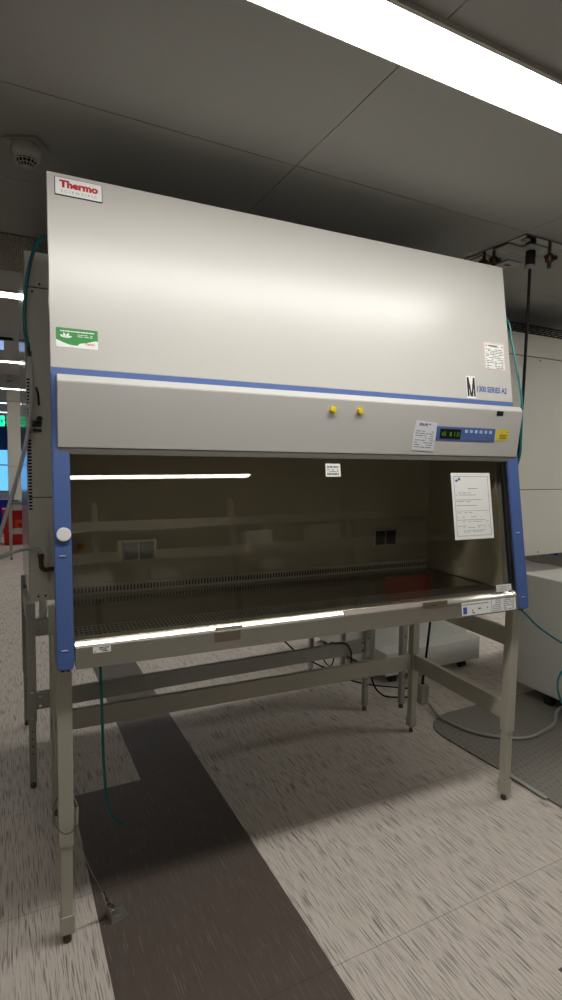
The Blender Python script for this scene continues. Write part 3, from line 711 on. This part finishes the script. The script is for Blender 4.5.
# junction box with conduit
t = thing('junction_box', 'small grey metal junction box upright behind the rear right stand leg', 'junction box', (2.215, .9, .0), ROOM)
bm = new(); box(bm, 2.19, 2.245, .875, .915, .0, .125, .004); obj('body', bm, M['galv'], t)
bm = new(); box(bm, 2.192, 2.243, .868, .875, .006, .118, .002); obj('cover_plate', bm, M['steelrough'], t)
bm = new(); cyl(bm, (2.21, .89, .125), (0, 0, 1), .011, .02, 14); obj('cable_gland', bm, M['black'], t)
def W2(p): return ROOM @ Vector(p)
bm = new(); tube(bm, [(2.163, .90, .03), (2.150, .85, .022), (2.125, .74, .018), (2.15, .60, .018), (2.205, .50, .018), (2.30, .42, .018), (2.42, .375, .018), (2.571, .398, .018), (2.70, .44, .018), (2.80, .50, .05), (2.80, .42, .12)], .009, 10)
o = obj('flexible_conduit', bm, M['hose']); tag(o, 'grey flexible conduit lying in a loop over the mat', 'conduit')

# ------------------------------------------------------------------ ceiling service panel with fittings (room)
t = thing('ceiling_service_panel', 'stainless steel utility panel in the ceiling above the right end of the front cabinet', 'service panel', (2.24, .5, ZC-.006), ROOM)
bm = new(); box(bm, 2.085, 2.375, .165, .768, ZC-.006, ZC-.0005, .001); obj('plate', bm, M['mirror'], t)
for cx, cy, s, pl in ((2.159, .493, .05, 1), (2.145, .324, .05, 0), (2.327, .484, .05, 1), (2.252, .285, .062, 2)):
    bm = new(); box(bm, cx-s, cx+s, cy-s, cy+s, ZC-.011, ZC-.006, .002); p_ = obj('cover_plate', bm, M['greyshade'], t)
    if pl == 1:
        bm = new(); box(bm, cx-.02, cx+.02, cy-.008, cy+.008, ZC-.0125, ZC-.011); obj('socket_slot', bm, M['black'], p_)
for cx, cy, dz, m_ in ((2.105, .372, .03, 'bronze'), (2.118, .45, .02, 'bronze'), (2.255, .168, .055, 'brass')):
    bm = new(); cyl(bm, (cx, cy, ZC-.006-dz), (0, 0, 1), .008, dz, 14); vv = obj('gas_valve', bm, M[m_], t, label='brass gas cock' if m_ == 'brass' else None)
    bm = new(); lathe(bm, (cx, cy, ZC-.006-dz-.045), [(.010, 0), (.019, .006), (.021, .02), (.019, .036), (.010, .045)], 18); cyl(bm, (cx-.03, cy, ZC-.006-dz-.02), (1, 0, 0), .008, .06, 10); obj('valve_body', bm, M['bronze'], vv, smooth=True)
    bm = new(); cyl(bm, (cx, cy, ZC-.006-dz-.07), (0, 0, 1), .009, .026, 12); cyl(bm, (cx, cy-.02, ZC-.006-dz-.03), (0, -1, 0), .011, .018, 12); obj('hose_nozzle', bm, M['black'], vv, smooth=True)
bm = new(); lathe(bm, (2.139, .213, ZC-.014), [(.012, 0), (.02, .004), (.022, .008)], 24); obj('cover_disc', bm, M['galv'], t)
# power cable dropping from it
t = thing('power_cable', 'black power cable hanging from the ceiling panel past the right end of the cabinet', 'cable', tuple(W2((2.264, .285, .12))))
pc = W2((2.264, .285, 2.52))
bm = new(); cyl(bm, (pc.x, pc.y, 2.515), (0, 0, 1), .024, .075, 24, bev=.003); obj('plug', bm, M['black'], t, smooth=True)
bm = new(); lathe(bm, (pc.x, pc.y, 2.500), [(.024, 0), (.0285, .003), (.0285, .014), (.024, .018)], 24); obj('locking_ring', bm, M['galv'], t, smooth=True)
jb = W2((2.21, .89, .145))
bm = new(); tube(bm, [(pc.x, pc.y, 2.52), (pc.x+.002, pc.y+.002, 2.2), (pc.x+.002, pc.y+.008, 1.8), (pc.x-.002, pc.y+.03, 1.5), (pc.x-.02, pc.y+.15, 1.2), (2.20, .74, .95), (2.195, .93, .72), (2.19, .955, .5), (2.183, .97, .3), (jb.x, jb.y, jb.z)], .0075, 12)
obj('cord', bm, M['cord'], t, smooth=True)

# ------------------------------------------------------------------ hoses and cords
def line(name, pts, r, m_, label, cat, space=I4, n=10):
    bm = new(); tube(bm, pts, r, n); o = obj(name, bm, m_, space=space, smooth=True); tag(o, label, cat); return o
line('teal_tube', [(1.99, .80, 2.20), (1.965, .42, 2.29), (1.953, .28, 2.225), (1.95, .215, 2.175), (1.95, .189, 2.085), (1.95, .164, 2.0), (1.95, .120, 1.839), (1.95, .111, 1.76), (1.95, .107, 1.629), (1.95, .113, 1.54), (1.935, .16, 1.38), (1.94, .2, 1.1), (1.945, .15, .93), (1.99, .11, .862), (2.05, .1, .808), (2.126, .1, .748), (2.283, .1, .656), (2.40, .08, .60), (2.42, .06, .56), (2.33, .08, .555), (2.283, .1, .50), (2.27, .1, .44), (2.29, .1, .38), (2.34, .12, .33)], .0048, M['teal'], 'thin teal air tube running down the right side of the front cabinet and looping off', 'tube')
t = thing('air_hose', 'teal air hose joined to clear tubing behind the left rear cabinet corner', 'hose', (-.02, AY-.03, 1.15), ROOM)
bm = new(); tube(bm, [(.14, AY-.1, 2.42), (.06, AY-.09, 2.45), (.012, AY-.085, 2.393), (-.017, AY-.085, 2.278), (-.030, AY-.085, 2.174), (-.032, AY-.085, 2.05), (-.021, AY-.085, 1.985)], .0075, 10); obj('teal_section', bm, M['teal'], t, smooth=True)
bm = new(); cyl(bm, (-.020, AY-.085, 1.965), (0, 0, 1), .006, .03, 14); cyl(bm, (-.017, AY-.085, 1.942), (0, 0, 1), .009, .022, 6); obj('coupling', bm, M['black'], t)
bm = new(); tube(bm, [(-.016, AY-.085, 1.94), (-.010, AY-.085, 1.86), (-.013, AY-.085, 1.76), (-.028, AY-.085, 1.62), (-.056, AY-.085, 1.49), (-.10, AY-.09, 1.33), (-.146, AY-.1, 1.18), (-.22, AY-.12, .95), (-.33, AY-.15, .8)], .0085, 10); obj('clear_section', bm, M['clearhose'], t, smooth=True)
line('clear_tube', [(-.40, .82, .98), (-.25, .88, 1.04), (-.14, .92, 1.085), (-.07, .94, 1.108), (-.02, .95, 1.112), (.008, .95, 1.105), (.018, .95, 1.085)], .0085, M['clearhose'], 'pale flexible tube curving from the brass elbow out to the left edge', 'tube', ROOM)
line('teal_tube', [(.155, .3, .905), (.157, .3, .80), (.163, .3, .55), (.167, .30, .40), (.177, .3, .27), (.198, .3, .20), (.232, .3, .162)], .0052, M['teal'], 'teal tube hanging loose under the left half of the front cabinet', 'tube')
line('black_cord', [(1.02, .99, .72), (1.15, 1.0, .61), (1.271, 1.0, .504), (1.383, 1.0, .40), (1.554, 1.0, .295), (1.734, 1.0, .191), (1.90, 1.0, .131), (2.05, 1.0, .092), (2.154, .96, .079), (2.19, .92, .085)], .0045, M['cord'], 'thin black cord sloping down behind the front stand to the junction box', 'cord', ROOM)
line('black_cord', [(1.56, .985, .40), (1.57, .975, .45), (1.595, .952, .456), (1.622, .945, .455), (1.665, .945, .44), (1.694, .945, .40), (1.703, .947, .35), (1.705, .96, .28), (1.71, .99, .20)], .0045, M['cord'], 'black cord hooked over the top of the grey rail behind the front stand', 'cord', ROOM)
line('black_cord', [(1.52, .985, .42), (1.526, .975, .365), (1.540, .955, .335), (1.557, .948, .324), (1.578, .952, .345), (1.600, .975, .385), (1.605, .985, .42)], .0035, M['cord'], 'short black cord sagging in a small loop just below the grey rail', 'cord', ROOM)
line('black_cord', [(1.868, .995, .38), (1.874, .985, .238), (1.90, .98, .138), (1.957, .98, .071), (2.028, .98, .038), (2.165, .96, .020), (2.185, .93, .03)], .0055, M['cord'], 'black cord dropping beside the grey bolted leg then running to the junction box', 'cord', ROOM)

# seismic wire rope and bracket at front left leg
t = thing('wire_rope_anchor', 'thin wire rope looped round the front left leg with a small bracket on the floor', 'wire rope', (.1, .06, 0))
lp = []
for k in range(17):
    a_ = 2*math.pi*k/16+1.2; lp.append((.023+.036*math.cos(a_), .040+.036*math.sin(a_), .422+.045*math.sin(a_)-.006*math.cos(a_)))
bm = new(); tube(bm, lp, .0024, 6, 4)
tube(bm, [(.052, .030, .425), (.052, .018, .40), (.050, -.002, .375), (.062, 0, .335), (.085, .015, .25), (.115, .035, .165), (.140, .055, .10), (.147, .060, .075)], .0020, 6); obj('rope', bm, M['wire'], t)
bm = new(); tube(bm, [(.056, .036, .435), (.053, .010, .395)], .0048, 8, 2); obj('crimp_sleeve', bm, M['steelrough'], t); bm = new(); tube(bm, [(.130, .048, .125), (.146, .060, .075)], .005, 8, 2); obj('crimp_sleeve', bm, M['steel'], t)
bm = new(); tube(bm, [(.150, .064, .06), (.157, .068, .045), (.168, .074, .030)], .006, 8); cyl(bm, (.165, .074, .012), (0, 0, 1), .005, .03, 6); obj('threaded_bolt', bm, M['steel'], t)
bm = new(); F = Matrix.Translation((.180, .078, 0)) @ Matrix.Rotation(R(12), 4, 'Z')
b = new(); box(b, -.030, .030, -.028, .028, 0, .003, .0006); box(b, -.030, -.027, -.028, .028, 0, .045, .0006); cyl(b, (0, 0, .003), (0, 0, 1), .012, .006, 6); b.transform(F); me = bpy.data.meshes.new('t'); b.to_mesh(me); b.free(); bm.from_mesh(me)
obj('bracket', bm, M['steelrough'], t)

# ------------------------------------------------------------------ far aisle: bins, exit sign, rail
def bin_(x, y, w_, d_, h_, m_, label, sticker=True, nm='waste_bin', z=0.):
    t = thing(nm, label, 'bin', (x, y, z), ROOM)
    bm = new(); hexa(bm, [(x-w_*.44, y-d_*.44, z), (x+w_*.44, y-d_*.44, z), (x+w_*.44, y+d_*.44, z), (x-w_*.44, y+d_*.44, z), (x-w_*.5, y-d_*.5, z+h_), (x+w_*.5, y-d_*.5, z+h_), (x+w_*.5, y+d_*.5, z+h_), (x-w_*.5, y+d_*.5, z+h_)], .012); obj('body', bm, m_, t)
    bm = new(); box(bm, x-w_*.52, x+w_*.52, y-d_*.52, y+d_*.52, z+h_, z+h_+.04, .01); obj('lid', bm, m_, t)
    if sticker:
        F = frame((x+w_*.02, y-d_*.5, z+h_*.45), (1, 0, 0), (0, 0, 1)); s_ = .17
        bm = new(); fbox(bm, F, 0, s_, 0, s_, 0, .012); sk = obj('hazard_label', bm, M['orange'], t, label='orange hazard sticker')
        bm = new()
        for a_ in (90, 210, 330):
            cx, cy = s_/2+.028*math.cos(R(a_)), s_/2+.028*math.sin(R(a_))
            ring = [(cx+.03*math.cos(R(q)), cy+.03*math.sin(R(q))) for q in range(int(a_)+40, int(a_)+321, 28)]+[(cx+.018*math.cos(R(q)), cy+.018*math.sin(R(q))) for q in range(int(a_)+320, int(a_)+39, -28)]
            fpoly(bm, F, ring, .012, .014)
        obj('symbol', bm, M['printdark'], sk)
YC = 8.6
bin_(.06, YC, .36, .34, .56, M['redbin'], 'red biohazard waste bin behind the leg of the distant beige cabinet')
bin_(-.36, YC+.05, .36, .34, .58, M['redbin'], 'red biohazard waste bin at the far left edge, left of the other red bin')
bin_(-.30, YC+1.6, .9, .4, .60, M['bluebin'], 'dark blue bin standing behind the red bins', False)
bin_(.34, YC-.6, .2, .2, .26, M['white'], 'small pale container beyond the rear cabinet', False, 'container', .0)
t = thing('exit_sign', 'green lit exit sign with an arrow hanging at the far left', 'exit sign', (-.16, 9., 2.12), ROOM)
ex0, ex1, ez0, ez1 = -.34, -.055, 1.985, 2.165
bm = new(); box(bm, ex0, ex1, 9., 9.04, ez0, ez1, .004); box(bm, (ex0+ex1)/2-.02, (ex0+ex1)/2+.02, 9.01, 9.03, ez1, ZC); obj('housing', bm, M['white'], t)
F = frame((ex0, 8.999, ez0), (1, 0, 0), (0, 0, 1))
bm = new(); fbox(bm, F, .005, ex1-ex0-.005, .005, ez1-ez0-.005, 0, .002); obj('face', bm, M['exit'], t)
bm = new(); text(bm, F, 'EXIT', .02, .04, .16, .1, .003, bold=.03); fpoly(bm, F, [(.215, .04), (.27, .09), (.215, .14), (.205, .13), (.24, .098), (.19, .098), (.19, .082), (.24, .082), (.205, .05)], .002, .003); obj('lettering', bm, M['printdark'], t)
t = thing('ceiling_track', 'black rail hung under the far ceiling with a pale blue panel below', 'ceiling rail', (-.3, 4.0, 2.4), ROOM)
bm = new(); box(bm, -1.0, -.015, 3.98, 4.02, 2.555, 2.578, .002); obj('rail', bm, M['cord'], t)
bm = new(); box(bm, -.02, .004, 3.985, 4.015, 2.55, 2.575); obj('end_cap', bm, M['galv'], t)
bm = new(); box(bm, -.45, -.085, 3.99, 4.01, 2.465, 2.545, .003); obj('blue_panel', bm, M['bluelit'], t)  # plain pale blue panel with a little emission
# things glimpsed under the right rear cabinet
for x, y, m_, lb in ((7.28, 3.95, M['bluebin'], 'dark blue crate glimpsed under the right rear cabinet'), (7.74, 3.9, M['galv'], 'grey crate glimpsed under the right rear cabinet'), (8.2, 3.85, M['black'], 'black crate glimpsed under the right rear cabinet')):
    bin_(x, y, .34, .3, .3, m_, lb, False, 'storage_crate')

# ------------------------------------------------------------------ behind the viewer (mirrored in glass and steel)
t = thing('lab_bench', 'beige laboratory bench with cupboards behind the viewer', 'bench', (1.5, -4.4, 0), ROOM)
bm = new(); box(bm, -1.2, 5.2, -4.8, -4.0, .88, .92, .004); obj('worktop', bm, M['black'], t)
for k in range(8):
    bm = new(); box(bm, -1.18+k*.8, -1.2+(k+1)*.8-.01, -4.75, -4.05, .1, .88, .004); cb = obj('base_cupboard', bm, M['wood'], t)
    bm = new(); box(bm, -.9+k*.8, -.78+k*.8, -4.05, -4.03, .76, .775); obj('handle', bm, M['steel'], cb)
bm = new(); box(bm, -1.15, 5.15, -4.7, -4.1, 0, .1); obj('plinth', bm, M['black'], t)
t = thing('shelving_unit', 'tall beige shelving frame over the bench behind the viewer', 'shelving', (1.5, -4.5, .92), ROOM)
for k in range(5):
    bm = new(); box(bm, -1.2+k*1.58, -1.14+k*1.58, -4.6, -4.5, .92, 2.45, .003); obj('upright', bm, M['shelfpaint'], t)
for z in (1.42, 1.80, 2.15):
    bm = new(); box(bm, -1.2, 5.2, -4.68, -4.38, z, z+.035, .003); box(bm, -1.2, 5.2, -4.38, -4.37, z-.05, z+.05, .002); obj('shelf', bm, M['shelfpaint'], t)
rnd = random.Random(5)
cols = [M['wood'], M['galv'], M['beige']]
names = ['beige', 'grey', 'cream']
i = 0
for sz, zw in ((1.455, 'lowest'), (1.835, 'middle')):
    x = -1.05
    while x < 5.0 and i < 26:
        w_ = rnd.uniform(.2, .42); c_ = rnd.randrange(3); h_ = rnd.uniform(.12, .24)
        bm = new(); box(bm, x, x+w_, -4.64, -4.42, sz, sz+h_, .004); box(bm, x-.004, x+w_+.004, -4.645, -4.415, sz+h_-.04, sz+h_-.002, .002)
        o = obj('storage_box', bm, cols[c_], space=ROOM); tag(o, '%s storage box on the %s shelf behind the viewer' % (names[c_], zw), 'box', 'boxes on the shelving'); i += 1
        x += w_+rnd.uniform(.4, 1.1)
bin_(4.15, -4.25, .55, .3, .34, M['redbin'], 'red container on the bench behind the viewer, mirrored in the sash glass', False, 'waste_container', .92)
